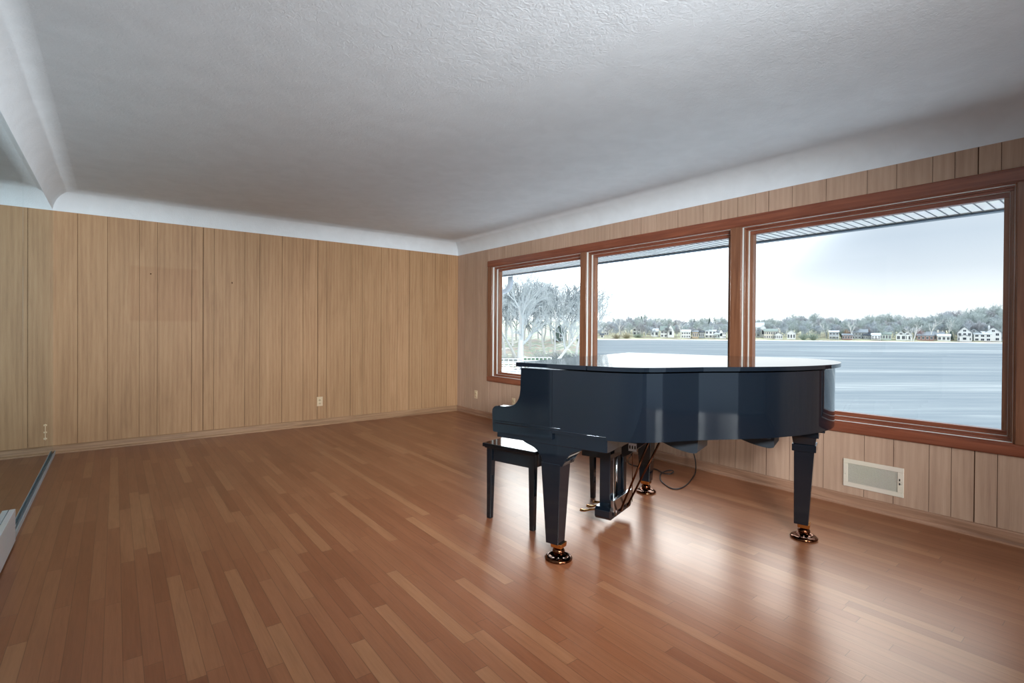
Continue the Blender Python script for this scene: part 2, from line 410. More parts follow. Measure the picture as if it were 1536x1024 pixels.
# ---- outlets, vent, nails
def outlet(name,label,loc,rz):
    r=empty(name,loc,rz); tag(r,label,'outlet',)
    b=MB(); b.box(-.035,.035,-.006,0,-.057,.057); b.build('cover_plate',M['ivory'],r,bevel=.002)
    for z in(-.02,.02):
        b=MB(); b.lathe([(0,.0),(.0165,.0),(.0165,.003),(.0,.003)],(0,0,0),16,0,Matrix.Translation((0,-.006,z))@Matrix.Rotation(pi/2,4,'X')); rec=b.build('receptacle',M['ivory'],r)
        for x in(-.006,.006):
            b=MB(); b.box(x-.001,x+.001,-.0097,-.009,z-.004,z+.005); b.build('slot',M['dark'],rec)
    return r
outlet('wall_outlet','ivory electrical outlet low on the tan panelled back wall',(-2.005,0,.297),0)
outlet('wall_outlet','small ivory outlet on the window wall near the far corner, left of the window',(0,-.5,.29),-pi/2)
outlet('wall_outlet','ivory outlet on the window wall just above the piano arm',(0,-1.36,.275),-pi/2)
v=empty('wall_vent',(0,-5.27,.228),-pi/2); tag(v,'cream metal floor-level air vent grille under the right window','vent')
# local x runs along -y of the room, local y out of the room
b=MB(); hw,hh=.173,.095
b.box(-hw,hw,-.008,0,hh-.03,hh); b.box(-hw,hw,-.008,0,-hh,-hh+.03); b.box(-hw,-hw+.028,-.008,0,-hh+.03,hh-.03); b.box(hw-.034,hw,-.008,0,-hh+.03,hh-.03)
b.build('frame',M['vent'],v,bevel=.0025)
b=MB(); b.box(-hw+.028,hw-.034,-.001,-.0002,-hh+.03,hh-.03); b.build('duct_opening',M['dark'],v)
for i in range(15):
    z=-hh+.034+i*.0086; b=MB(); b.prism([(-.0062,z-.0028),(-.0055,z-.0034),(-.0015,z+.0026),(-.0022,z+.0034)],-hw+.028,hw-.034,'x'); b.build('louvre',M['ventdark'],v)
b=MB()
for i in range(34):
    x=-hw+.032+i*.0082; b.box(x-.0008,x+.0008,-.0055,-.0012,-hh+.03,hh-.03)
b.build('vertical_fins',M['ventdark'],v)
b=MB(); b.box(hw-.024,hw-.018,-.010,-.008,.01,.024); b.box(hw-.024,hw-.018,-.010,-.008,-.016,-.002,); b.build('lever_slot',M['dark'],v)
b=MB(); b.box(hw-.034,hw-.006,-.013,-.010,.003,.008); b.build('lever',M['vent'],v)
for x in(-hw+.013,hw-.013):
    b=MB(); b.lathe([(.0,.0),(.004,0),(.003,.002),(0,.002)],(0,0,0),10,0,Matrix.Translation((x,-.008,-.01))@Matrix.Rotation(pi/2,4,'X')); b.build('screw',M['ventdark'],v)
for (x,z,lab) in ((-3.724,1.755,'small dark nail left high in the back wall panelling, nearer the mirror'),(-2.978,1.715,'small bent picture hook left high in the back wall, right of the nail')):
    b=MB(); b.tube([(x,-.0,z),(x,-.012,z+.002)],.004,8); b.tube([(x,-.0,z+.004),(x,-.006,z-.01),(x,-.014,z-.012),(x,-.016,z-.004)] if x>-3 else [(x,-.011,z+.001),(x,-.014,z+.002)],.004 if x>-3 else .006,8)
    tag(b.build('picture_hook' if x>-3 else 'nail',M['bronze']),lab,'hook' if x>-3 else 'nail')

# ------------------------------------------------------------------ grand piano (local x: treble to bass, local y: towards the keyboard, so tail is -y)
TH=math.radians(17.5)
P=empty('grand_piano',(-2.177,-4.517,0),TH)
tag(P,'glossy black baby grand piano with closed lid, standing before the lake windows','piano')
K=M['black']
def ab(a,bb): return (a,-bb)
lid_pts=[(-.112,.23),(-.108,.30),(-.099,.36),(-.082,.415),(-.054,.468),(-.016,.516),(.035,.563),(.10,.617),(.175,.683),(.245,.76),(.32,.842),(.40,.92),(.492,.998),(.60,1.07),(.72,1.135),(.85,1.184),(.98,1.207),(1.10,1.208),(1.22,1.188),(1.33,1.145),(1.41,1.08),(1.455,.99),(1.472,.88),(1.476,.75)]
def outline(ins):
    """lid outline inset by ins"""
    c=smooth_curve([(p[0],p[1],0) for p in lid_pts],4)
    out=[]
    for i,p in enumerate(c):
        t=(c[min(i+1,len(c)-1)]-c[max(i-1,0)]); t.normalize(); n=Vector((t.y,-t.x,0))   # towards the inside
        out.append((p.x+n.x*ins,p.y+n.y*ins))
    return out
# sign test: treble side should move to larger a
if outline(.02)[0][0] < outline(0)[0][0]:
    _o=outline
    outline=lambda i:_o(-i)
def lid_poly(b0,b1,ins=0):
    o=outline(ins)
    if b1 is None:
        return [ab(o[0][0],b0)]+[ab(*p) for p in o]+[ab(o[-1][0],b0)]
    return [ab(o[0][0],b0),ab(o[0][0],b1),ab(o[-1][0],b1),ab(o[-1][0],b0)]
ZT=1.03
b=MB(); b.prism(lid_poly(.2085,None),ZT-.021,ZT); lid=b.build('lid',K,P,bevel=.0045,seg=3)
b=MB(); b.prism(lid_poly(-.205,.205),ZT-.021,ZT); lf=b.build('front_lid',K,P,bevel=.0045,seg=3)
b=MB(); b.prism(lid_poly(.2,.2135,.006),ZT-.018,ZT-.008); b.build('hinge',M['blackm'],P)
# rim
o_=outline(.028); i_=outline(.068)
outer=[ab(o_[0][0],0.0)]+[ab(*p) for p in o_]+[ab(o_[-1][0],0.0)]
inner=[ab(i_[0][0],0.0)]+[ab(*p) for p in i_]+[ab(i_[-1][0],0.0)]
b=MB(); n=len(outer); z0,z1=.675,1.000
vs=[(p[0],p[1],z0) for p in outer]+[(p[0],p[1],z1) for p in outer]+[(p[0],p[1],z0) for p in inner]+[(p[0],p[1],z1) for p in inner]
b.add(vs,[(i,i+1,n+i+1,n+i) for i in range(n-1)]+[(2*n+i+1,2*n+i,3*n+i,3*n+i+1) for i in range(n-1)],0,True)
b.add(vs,[(i,2*n+i,2*n+i+1,i+1) for i in range(n-1)]+[(n+i,n+i+1,3*n+i+1,3*n+i) for i in range(n-1)]+[(0,n,3*n,2*n),(n-1,3*n-1,4*n-1,2*n-1)],0)
rim=b.build('rim',K,P)
md=rim.modifiers.new('split','EDGE_SPLIT'); md.split_angle=math.radians(35)
aL=o_[0][0]; aR=o_[-1][0]
print('rim sides',aL,aR)
# thin moulding along the rim foot
# arms (cheeks) at both sides
def arm(a0,a1):
    pr=[(0.0,.640),(.005,1.0),(-.19,1.0),(-.192,.90)]
    cv=smooth_curve([(-.192,.90,0),(-.195,.865,0),(-.205,.832,0),(-.225,.806,0),(-.255,.790,0),(-.29,.785,0),(-.335,.785,0),(-.358,.781,0),(-.372,.77,0),(-.378,.752,0),(-.377,.72,0),(-.374,.66,0)],4)
    pts=[(0.004,.640),(0.004,1.0),(-.19,1.0)]+[(p.x,p.y) for p in cv]+[(-.372,.644),(-.365,.640)]
    b=MB(); b.prism([(-q[0],q[1]) for q in pts],a0,a1,'x'); return b.build('arm',K,P,bevel=.004,seg=3)
arm(aL,aL+.048); arm(aR-.048,aR)
# raised line mouldings on the arm sides, running into the rim
for s_,a in ((1,aL),(-1,aR)):
    b=MB(); 
    b.tube([(a-s_*.0,.36,.690),(a-s_*.0,-.30,.690)],.0028,6); b.tube([(a,.36,.703),(a,-.05,.703)],.0018,6)
    b.build('side_moulding',K,P)
# keybed, key blocks, key slip, fallboard
b=MB(); b.box(aL+.015,aR-.015,-.30,.355,.61,.676); b.build('keybed',K,P,bevel=.003)
b=MB(); b.box(aL+.048,aR-.048,.335,.362,.645,.715); b.build('key_slip',K,P,bevel=.003)
for a0,a1 in ((aL+.048,aL+.115),(aR-.115,aR-.048)):
    b=MB(); b.box(a0,a1,.22,.335,.645,.768); b.build('key_block',K,P,bevel=.004)
b=MB(); b.prism([(.345,.735),(.352,.742),(.350,.752),(.30,.782),(.215,.790),(.20,.786),(.20,.775),(.29,.768)],aL+.05,aR-.05,'x'); b.build('fallboard',K,P,bevel=.002)
b=MB(); b.box(aL+.05,aR-.05,.15,.17,.70,.985); b.build('action_front',K,P)
b=MB(); b.box(aL+.05,aR-.05,.12,.335,.645,.735); b.build('key_frame',M['blackm'],P)
# closed body: soundboard, beams, inner dust cover
ii=outline(.066)
b=MB(); b.prism([ab(ii[0][0],-.10)]+[ab(*p) for p in ii]+[ab(ii[-1][0],-.10)],.735,.75); b.build('soundboard',M['board'],P)
for (p0,p1) in (((.66,.28),(.98,1.13)),((.42,.28),(.50,.93)),((.98,.28),(1.30,.98))):
    d=Vector((p1[0]-p0[0],p1[1]-p0[1])); L=d.length; ang=math.atan2(-d.y,d.x)
    m4=Matrix.Translation((p0[0],-p0[1],0))@Matrix.Rotation(ang,4,'Z'); b=MB(); b.box(0,L,-.03,.03,.665,.735,M=m4); b.build('beam',M['blackm'],P,bevel=.003)
# stepped plates under the rim near the far front
# legs
def leg(a,bb,rot=0,cap='corbel',sh=(0,0,0,0)):
    c=(a,-bb); t=.051 if cap=='step' else .057
    b=MB(); b.frustum((c[0]+sh[0],c[1]-sh[1],.090),(.0365,.0365),(c[0]+sh[2],c[1]-sh[3],.515),(t,t))
    L=b.build('leg',K,P,bevel=.003)
    b=MB()
    if cap=='corbel':
        cv=smooth_curve([(.055,.507,0),(.066,.53,0),(.085,.558,0),(.115,.583,0),(.165,.60,0),(.19,.612,0)],4)
        pr=[(p.x,p.y) for p in cv]; pr=pr+[(-.17*x/.19 if x>.1 else -x,z) for x,z in pr[::-1]]
        pr=[(y,z) for y,z in pr]
        b.prism([(c[1]+y,z) for y,z in pr],c[0]-.066,c[0]+.056,'x')
    else:
        c=(c[0]+.010,c[1]-.012); b.box(c[0]-.061,c[0]+.061,c[1]-.061,c[1]+.061,.515,.556); b.frustum((c[0],c[1],.556),(.055,.055),(c[0],c[1],.60),(.062,.062)); b.box(c[0]-.074,c[0]+.074,c[1]-.074,c[1]+.074,.60,.64); b.box(c[0]-.105,c[0]+.105,c[1]-.105,c[1]+.09,.64,.735)
    b.build('leg_plate' ,K,P,bevel=.003)
    # brass ferrule, fork, wheel and floor cup
    b=MB(); b.frustum((c[0],c[1],.066),(.030,.030),(c[0],c[1],.091),(.0325,.0325)); b.build('ferrule',M['brass'],L,bevel=.002)
    b=MB(); b.lathe([(0,.068),(.016,.068),(.018,.062),(.028,.057),(.033,.048),(.033,.038),(.026,.034),(0,.034)],(c[0],c[1],0),20); b.build('caster_neck',M['bronze'],L)
    R=Matrix.Translation((c[0],c[1],.034))@Matrix.Rotation(rot,4,'Z')@Matrix.Rotation(pi/2,4,'X')
    b=MB(); b.lathe([(0,-.024),(.020,-.024),(.025,-.018),(.025,-.004),(.018,0),(.025,.004),(.025,.018),(.020,.024),(0,.024)],(0,0,0),24,0,R); b.build('caster_wheel',M['bronze'],L)
    b=MB(); b.lathe([(0,0),(.062,0),(.071,.004),(.073,.009),(.066,.017),(.054,.021),(.046,.017),(.034,.009),(0,.008)],(c[0],c[1],0),40); b.build('caster_cup',M['bronze'],L)
    return L
leg(0,0,.4,'corbel',(-.010,-.015,-.010,-.015)); leg(1.344,-.011,1.2); leg(1.052,1.024,.1,'step',(0,0,.010,.012))
# small bright caps at the underside of the rim tail
b=MB(); b.lathe([(0,0),(.011,0),(.012,.008),(.008,.02),(0,.022)],(.93,-1.06,.655),14); b.build('steel_cap',M['steel'],P)
# lyre with pedals
LY=empty('pedal_lyre',(0,0,0)); LY.parent=P
b=MB(); b.box(.51,.83,-.065,.125,.425,.50); b.box(.47,.87,-.10,.16,.50,.61); b.build('lyre_top_block',K,LY,bevel=.003)
for a0,a1,y0,y1 in ((.555,.605,-.045,.025),(.775,.82,-.045,.025)):
    b=MB(); b.box(a0,a1,y0,y1,.125,.43); b.build('lyre_post',K,LY,bevel=.004)
for a0 in (.665,.73):
    b=MB(); b.tube([(a0,-.012,.12),(a0,-.012,.43)],.008,12); b.build('lyre_rod',M['steel'],LY)
b=MB(); b.prism([(.50,.075),(.515,.058),(.835,.058),(.85,.075),(.85,.115),(.835,.13),(.515,.13),(.50,.115)],-.066,.03,'y'); b.build('pedal_box',K,LY,bevel=.003)
b=MB(); b.box(.53,.82,-.082,-.062,.105,.175); b.build('lyre_badge',M['steel'],LY,bevel=.002)['label']='bright metal strip on the back of the pedal box'
for a in (.575,.67,.765):
    b=MB(); cv=smooth_curve([(a,-.0,.082,),(a,.05,.085),(a,.085,.078),(a,.13,.062),(a,.165,.060)],4)
    wd=[.007,.007,.007,.007,.007,.007,.0075,.008,.009,.010,.012,.014,.016,.017,.017,.015,.010]
    vs=[];fs=[]
    for i,p in enumerate(cv):
        w=wd[min(i,len(wd)-1)]
        for sx,sz in((-1,-.004),(1,-.004),(1,.003),(.5,.007),(-.5,.007),(-1,.003)): vs.append((p.x+sx*w,p.y,p.z+sz))
    for i in range(len(cv)-1):
        for q in range(6): fs.append((i*6+q,i*6+(q+1)%6,(i+1)*6+(q+1)%6,(i+1)*6+q))
    fs+=[tuple(range(6)),tuple(range((len(cv)-1)*6,len(cv)*6))]
    b.add(vs,fs,0,True); b.build('pedal',M['brass'],LY)
    b=MB(); b.tube([(a,-.075,.07),(a,-.078,.10),(a,-.074,.13)],.006,8); b.build('pedal_rod_hook',M['steel'],LY)
for a in (.60,.715):
    b=MB(); b.tube([(a,-.095,.10),(a,-.095-(.22 if a<.65 else .265),.66)],.0065,10); b.build('brace_rod',M['bronze'],LY)
b=MB(); b.tube([(.83,-.08,.09),(.83,-.08,.61)],.0028,8); b.build('trap_rod',M['bronze'],LY)
# trapwork under the keybed: levers, loops
b=MB(); b.prism([(-.20,.61),(-.10,.585),(-.06,.585),(-.06,.61)],.48,.56,'x'); b.box(.50,.86,-.22,-.17,.575,.61); b.build('trap_lever',M['blackm'],P)
b=MB(); b.tube([Vector(p) for p in smooth_curve([(.62,-.12,.61),(.63,-.15,.53),(.65,-.19,.50),(.66,-.22,.55),(.66,-.24,.62)],5)],.008,8); b.build('trap_strap',M['rubber'],P)
b=MB(); b.prism([(-.105,.43),(-.15,.453),(-.30,.575),(-.30,.61),(-.105,.61)],.585,.665,'x'); tb=b.build('trap_bracket',M['blackm'],P)
b=MB(); b.box(.583,.585,-.200,-.150,.478,.526); st=b.build('paper_label',M['sticker'],tb); st['label']='pale paper label with three dark marks'
for q in range(3):
    b=MB(); b.box(.5822,.583,-.195+q*.016,-.187+q*.016,.492,.512); b.build('printed_mark',M['dark'],st)
# speaker units hung under the soundboard
def unit(a,bb,rz,name,label,flip=False):
    """box 0.21 x 0.2 with a bowed, sloping underside"""
    r=empty(name,(0,0,0)); r.parent=P; r.location=(a,-bb,0); r.rotation_euler.z=rz
    r['label']=label
    cv=[(.09,.668),(.045,.657),( .0,.640),(-.05,.618),(-.10,.600),(-.15,.588),(-.20,.582),(-.225,.588)]
    c=[(p.x,p.y) for p in smooth_curve([(q[0],q[1],0) for q in cv],4)]
    b=MB(); b.prism([(.09,.735)]+c+[(-.232,.735)],0,.20,'x'); b.build('housing',M['plastic'],r,bevel=.006,seg=3)
    b=MB()
    b.box(-.0018,.0005,-.070,-.045,.672,.6755)
    for k in range(2):
        y=-.095-.045*k; pts=smooth_curve([(-.0005,y+.012,.678),(-.0005,y+.012,.655),(-.0005,y,.645),(-.0005,y-.012,.655),(-.0005,y-.012,.678)],4); b.tube(pts,.0016,5)
    b.build('embossed_mark',M['blackm'],r)
    return r
unit(.30,.40,0,'speaker','charcoal box with bowed underside hung nearer the lyre')
unit(.66,.70,0,'speaker','charcoal box with bowed underside hung nearer the tail leg')

# ---- cable on the floor (thing of its own)
def pl(a,bb,z):
    c,s=math.cos(TH),math.sin(TH); return Vector((-2.177+a*c+bb*s,-4.517+a*s-bb*c,z))
cp=[pl(.36,.60,.60),(-.16,-4.05,.42),(-.07,-3.96,.22),(-.07,-3.99,.08),(-.13,-4.03,.010),(-.273,-4.10,.006),(-.509,-4.191,.006),(-.647,-4.212,.006),(-.68,-4.165,.006),(-.60,-4.03,.006),(-.494,-3.935,.006),(-.403,-3.882,.007),(-.315,-3.873,.012),(-.275,-3.90,.014),(-.31,-3.935,.014),(-.374,-3.945,.012),(-.39,-3.89,.010),(-.335,-3.79,.006),(-.343,-3.72,.006),(-.378,-3.643,.006),(-.42,-3.56,.02),(-.56,-3.66,.10),(-.66,-3.77,.17),(-.66,-3.78,.20),(-.60,-3.80,.25),(-.62,-3.93,.30),(-.75,-4.10,.45),(-.95,-4.22,.62)]
b=MB(); b.tube(smooth_curve(cp,8),.005,7); tag(b.build('power_cable',M['rubber']),'black power cable looping over the floor under the piano','cable')

# ------------------------------------------------------------------ piano bench
BT=math.radians(14.7)
B=empty('piano_bench',(-2.038-.017*math.cos(BT)+.017*math.sin(BT),-4.143-.017*math.sin(BT)-.017*math.cos(BT),0),BT); tag(B,'glossy black wooden piano bench pushed partly under the keyboard','bench')
LX,LYY=.789,.368
def bleg(x,y):
    b=MB(); sx=1 if x<LX/2 else -1; sy=1 if y<LYY/2 else -1
    b.frustum((x+sx*.017,y+sy*.017,0),(.015,.015),(x+sx*.021,y+sy*.021,.452),(.021,.021)); b.build('leg',K,B,bevel=.0025)
for x in(0,LX):
    for y in(0,LYY): bleg(x,y)
b=MB(); b.box(.03,LX-.03,.012,.03,.37,.455); b.box(.03,LX-.03,LYY-.03,LYY-.012,.37,.455); b.box(.012,.03,.03,LYY-.03,.37,.455); b.box(LX-.03,LX-.012,.03,LYY-.03,.37,.455)
b.box(.03,LX-.03,.03,LYY-.03,.385,.392)
b.build('apron',K,B,bevel=.002)
b=MB(); b.box(-.020,LX+.020,-.020,LYY+.020,.458,.482); b.box(-.010,LX+.010,-.010,LYY+.010,.450,.458); b.build('seat',K,B,bevel=.005,seg=3)

# ------------------------------------------------------------------ camera (18 mm class wide angle)
f,yaw,pit,rol,sx,sy=762.09,.66433,-.00655,-.00669,1.44762,-11.998
r_=Vector((math.cos(yaw),-math.sin(yaw),0)); fw=Vector((math.sin(yaw),math.cos(yaw),0)); up=Vector((0,0,1))
F_=fw*math.cos(pit)+up*math.sin(pit); U_=up*math.cos(pit)-fw*math.sin(pit)
R2=r_*math.cos(rol)-U_*math.sin(rol); U2=r_*math.sin(rol)+U_*math.cos(rol)
cam=bpy.data.cameras.new('camera'); co=bpy.data.objects.new('camera',cam); COL.objects.link(co)
CP=Vector((-4.01341,-6.46054,1.2))
mw=Matrix.Identity(4)
for i in range(3): mw[i][0]=R2[i]; mw[i][1]=U2[i]; mw[i][2]=-F_[i]; mw[i][3]=CP[i]
co.matrix_world=mw
cam.sensor_width=36; cam.lens=f/1536*36; cam.shift_x=-sx/1536; cam.shift_y=sy/1536; cam.clip_start=.05; cam.clip_end=3000
SC.camera=co

# ------------------------------------------------------------------ outside: eave, lake, shores
SOFZ=2.062; EX=.80
b=MB(); b.box(.10,EX,-8.5,.35,SOFZ,SOFZ+.02)
b.box(.10,.118,-8.5,.35,SOFZ-.03,SOFZ,0)
for i in range(138):
    y=-8.5+i*.064; b.box(.118,EX-.01,y,y+.007,SOFZ-.003,SOFZ+.002,1)
tag(b.build('soffit',[M['vinyl'],M['vinylgroove']]),kind='structure')
b=MB(); b.box(EX,EX+.02,-8.5,.38,SOFZ-.005,SOFZ+.2); tag(b.build('fascia',M['vinyl']),kind='structure')
b=MB(); b.prism([(EX+.02,SOFZ+.10),(EX+.02,SOFZ-.008),(EX-.008,SOFZ-.008),(EX-.008,SOFZ-.018),(EX+.09,SOFZ-.012),(EX+.125,SOFZ+.04),(EX+.125,SOFZ+.10)],-8.5,.05,'y')
tag(b.build('rain_gutter',M['gutter']),'dark slate gutter along the eave edge above the windows','gutter')
GX=EX+.06
b=MB(); 
cv=smooth_curve([(GX,-.16,SOFZ-.03),(GX,-.165,SOFZ-.10),(GX,-.15,SOFZ-.17),(GX,-.09,SOFZ-.225),(GX,0,SOFZ-.245),(GX,.12,SOFZ-.255),(GX,.30,SOFZ-.33),(GX-.02,.42,SOFZ-.5),(GX-.1,.45,SOFZ-.9),(GX-.1,.45,-1.4)],5)
b.tube(cv,.042,12); tag(b.build('downspout',M['spout']),'pale curved downspout elbow at the gutter end, top left of the left window','downspout')

LAKE=-5.0
def lake_mat():
    T=NT('wind streaked lake ice'); v=T.tc.outputs['Object']
    ang=-yaw   # streaks lie across the lake, parallel to its far shore
    rv=lambda q: T.mapping(v,(1,1,1),(0,0,yaw+q)); m1=T.mapping(rv(.0),(.012,.10,1)); m2=T.mapping(rv(-.03),(.06,.75,1)); m3=T.mapping(rv(.03),(.004,.03,1))
    a=T.noise(m1,1,5,.6,.4); c=T.noise(m2,1,4,.6,.5); d=T.noise(m3,1,3,.5)
    k=T.math('ADD',T.math('ADD',T.math('MULTIPLY',a.outputs['Fac'],.4),T.math('MULTIPLY',c.outputs['Fac'],.3)),T.math('MULTIPLY',d.outputs['Fac'],.3))
    T.l(T.ramp(k,[(.38,LK[0]),(.47,LK[1]),(.54,LK[2]),(.62,LK[3])]),T.b.inputs['Base Color'])
    T.b.inputs['Roughness'].default_value=.6; T.b.inputs['Specular IOR Level'].default_value=0
    return T.m
LK=[srgb(104,112,119),srgb(116,124,129),srgb(127,134,137),srgb(154,158,158)]
b=MB(); b.add([(6,-400,LAKE),(900,-400,LAKE),(900,600,LAKE),(6,600,LAKE)],[(0,1,2,3)])
tag(b.build('lake',lake_mat()),kind='structure')
b=MB(); b.box(.1,9,-60,60,-5.3,-4.2); 
M['bank']=mat('pale bounce bank',srgb(222,226,228),.9,bump=(.6,.6,.1)); tag(b.build('house_bank',M['bank']),kind='structure')  # unseen bank, made pale to bounce light up to the soffit
b=MB(); b.box(.02,.10,-8.5,.35,-4.25,0.0); M['siding']=mat('pale siding',srgb(200,200,196),.7); tag(b.build('house_foundation',M['siding']),kind='structure')

def az(px):
    d=F_+R2*((px-768-sx)/f); d=Vector((d.x,d.y,0)); return d.normalized()
def shoreD(px): return 352+(px-900)*.145
def gp(px,D): d=az(px); return Vector((CP.x+d.x*D,CP.y+d.y*D,0))
def tz(s):   # rise of the land behind the far shoreline
    pts=[(0,LAKE-.3),(1.5,LAKE+.5),(9,LAKE+1.0),(30,LAKE+2.6),(60,LAKE+4.6),(110,LAKE+6.5),(260,LAKE+9)]
    for (a,za),(c,zc) in zip(pts,pts[1:]):
        if s<=c: return za+(zc-za)*(s-a)/(c-a)
    return pts[-1][1]
def land_mat():
    T=NT('winter shore grass'); v=T.tc.outputs['Object']
    a=T.noise(v,.09,5,.6); 
    T.l(T.ramp(a.outputs['Fac'],[(.35,srgb(122,112,98)),(.48,srgb(150,146,118)),(.6,srgb(166,168,136)),(.7,srgb(150,136,116))]),T.b.inputs['Base Color'])
    T.b.inputs['Roughness'].default_value=.95; return T.m
M['land']=land_mat()
M['ice']=mat('pale shore ice and rock',srgb(212,218,218),.8,bump=(.5,.4,.2))
SS=[0,1.5,9,18,30,60,110,260]
def far_strip(px0,px1,stp,s_idx,name,m,label=None):
    b=MB(); pxs=[px0+i*stp for i in range(int((px1-px0)/stp)+1)]
    vs=[]
    for px in pxs:
        for s in s_idx:
            D=shoreD(px)+1.8*math.sin(px*.11)+1.2*math.sin(px*.037)+s; q=gp(px,D); vs.append((q.x,q.y,tz(s)+(.5*math.sin(px*.21+s) if s>20 else 0)))
    n=len(s_idx); b.add(vs,[(i*n+j,(i+1)*n+j,(i+1)*n+j+1,i*n+j+1) for i in range(len(pxs)-1) for j in range(n-1)],0,True)
    o=b.build(name,m); tag(o,kind='structure'); return o
far_strip(700,1900,6,SS[1:],'far_shore_ground',M['land'])
far_strip(700,1900,6,[0,.6,1.5,3.0],'far_shore_bank',M['ice'])

# ---- bare trees
def bare_tree(seed,H,levels,kids,r0,twig,n=3,lean=(0,0),spread=.62,first=.28,bend=.12,split=None,endlen=1.0,droop=0):
    """returns (trunk MB, branches MB): real tapering limbs that keep forking down to twigs"""
    rnd=random.Random(seed); T=MB(); Bm=MB()
    def limb(p,d,L,r,lev):
        m=5 if lev==0 else (4 if lev<levels-1 else 3)
        pts=[p];q=p.copy();dd=d.copy()
        for i in range(m-1):
            dd=(dd+Vector((rnd.gauss(0,bend),rnd.gauss(0,bend),rnd.gauss(0,bend*.5)+(.05 if lev else 0)-droop*lev*.03))).normalized()
            q=q+dd*L/(m-1); pts.append(q.copy())
        rr=[r*(1-.62*i/(m-1)) for i in range(m)]
        if lev==levels: rr=[max(twig*.45,x) for x in rr]
        (T if lev==0 else Bm).tube(pts,rr,8 if lev==0 else (n if lev>1 else 5),0,False,True)
        if lev>=levels: return
        k=kids[lev]
        for j in range(k):
            t=first+(1-first)*(j+rnd.random()*.8)/k if lev==0 else .2+.8*(j+rnd.random())/k
            t=min(t,.99)*(m-1); i=int(t); a=pts[i].lerp(pts[min(i+1,m-1)],t-i)
            ax=(pts[min(i+1,m-1)]-pts[i]).normalized() if i<m-1 else dd
            o=ax.orthogonal().normalized(); o.rotate(Matrix.Rotation(rnd.random()*2*pi,3,ax))
            sp=spread*(.7+.6*rnd.random())
            nd=(ax*math.cos(sp)+o*math.sin(sp)); nd.z+=.12; nd.normalize()
            limb(a,nd,L*(.50+.26*rnd.random())*(1.15-.45*t/(m-1)),max(rr[min(i,m-1)]*.55,twig),lev+1)
    limb(Vector((0,0,0)),Vector((lean[0],lean[1],1)).normalized(),H*.62,r0,0)
    return T,Bm
M['bark_far']=mat('grey winter bark, far',srgb(180,188,194),.9)
M['bark_far2']=mat('brown grey winter bark, far',srgb(172,174,178),.9)
M['bark_far3']=mat('grey green winter twigs, far',srgb(178,188,186),.9)
M['bark_pale']=mat('pale bark',srgb(218,218,214),.85)
M['bark_near']=mat('silver grey bark',srgb(214,214,212),.85,bump=(3,.4,.05))
M['twig_near']=mat('silver grey twigs',srgb(196,204,206),.85)
M['twig_dark']=mat('dark twigs',srgb(128,140,146),.9)
M['ever']=mat('dark evergreen needles',srgb(84,104,98),.9)
meshes=[]
for i in range(7):
    T,Bm=bare_tree(100+i,13+i%3*1.5,4,[9,6,5,4],.24,.062,3,spread=.66,first=.22)
    o=len(T.v); T.v+=Bm.v; T.f+=[tuple(q+o for q in f) for f in Bm.f]; T.m+=Bm.m; T.sm+=Bm.sm
    me=bpy.data.meshes.new('bare_tree'); me.from_pydata(T.v,[],T.f); me.materials.append(M[('bark_far','bark_far2','bark_far3')[i%3]]); me.update(); meshes.append(me)
rt=random.Random(5)
def far_tree(px,s,h,me,label,group):
    o=bpy.data.objects.new('bare_tree',me); COL.objects.link(o); D=shoreD(px)+s; q=gp(px,D); o.location=(q.x,q.y,tz(s)-.3)
    o.rotation_euler.z=rt.random()*6.28; k=h/14; w=k*rt.uniform(1.0,1.35); o.scale=(w,w,k); tag(o,label,'tree',group)
def top_y(px):   # tree line height seen across the lake, metres above the lake
    pts=[(860,17),(905,14),(915,16),(935,19),(965,20),(985,16.5),(1030,17),(1060,16),(1095,18),(1140,18),(1165,16.5),(1180,19),(1215,20.5),(1260,18.5),(1290,17.5),(1320,20),(1350,20),(1385,18.5),(1400,22),(1430,24),(1470,25),(1505,25.5),(1700,26)]
    for (a,za),(c,zc) in zip(pts,pts[1:]):
        if px<=c: return za+(zc-za)*(px-a)/(c-a)
    return 26
rows=[(22,.62,12),(40,.78,9),(62,.93,8.5),(88,1.0,8.5)]
for s0,fr,stp in rows:
    px=868+rt.random()*5
    while px<1516:
        s=s0+rt.uniform(-6,6); h=(top_y(px)*fr-(tz(s)-LAKE))*rt.uniform(.92,1.06)
        far_tree(px,s,max(h,6),rt.choice(meshes),'bare grey tree in the woods across the lake','bare trees on the wooded far shore')
        px+=stp*rt.uniform(.75,1.25)
# evergreens that stand out of the grey wood
def evergreen(px,s,h,label):
    b=MB(); b.tube([(0,0,0),(0,0,h)],[.25,.05],6); t=b
    r=random.Random(int(px)); b2=MB()
    for i in range(260):
        z=h*(.15+.83*r.random()); R=(h-z)*.30+.3; a=r.random()*6.28; e=Vector((math.cos(a)*R,math.sin(a)*R,z-R*.25)); b2.tube([Vector((0,0,z)),e],[.32,.03],4,0,False)
    D=shoreD(px)+s; q=gp(px,D); r_=empty('evergreen_tree',(q.x,q.y,tz(s)-.3)); tag(r_,label,'tree'); t.build('trunk',M['bark_far2'],r_); b2.build('foliage',M['ever'],r_)
for px,s,h,l in ((962,60,14,'dark pointed evergreen above the hillside house across the lake'),(1041,70,12,'dark evergreen tip over the middle of the far tree line, left of its twin'),(1064,74,13,'dark evergreen tip over the far tree line, right of its twin'),(1260,60,11,'dark evergreen within the far wood left of the brown shrub'),(1426,14,6.5,'low dark green evergreen beside the white gabled house across the lake'),(1352,60,11,'dark evergreen within the far wood behind the twin white gables'),(1456,80,19,'dark round evergreen on top of the right end of the far tree line')): evergreen(px,s,h,l)
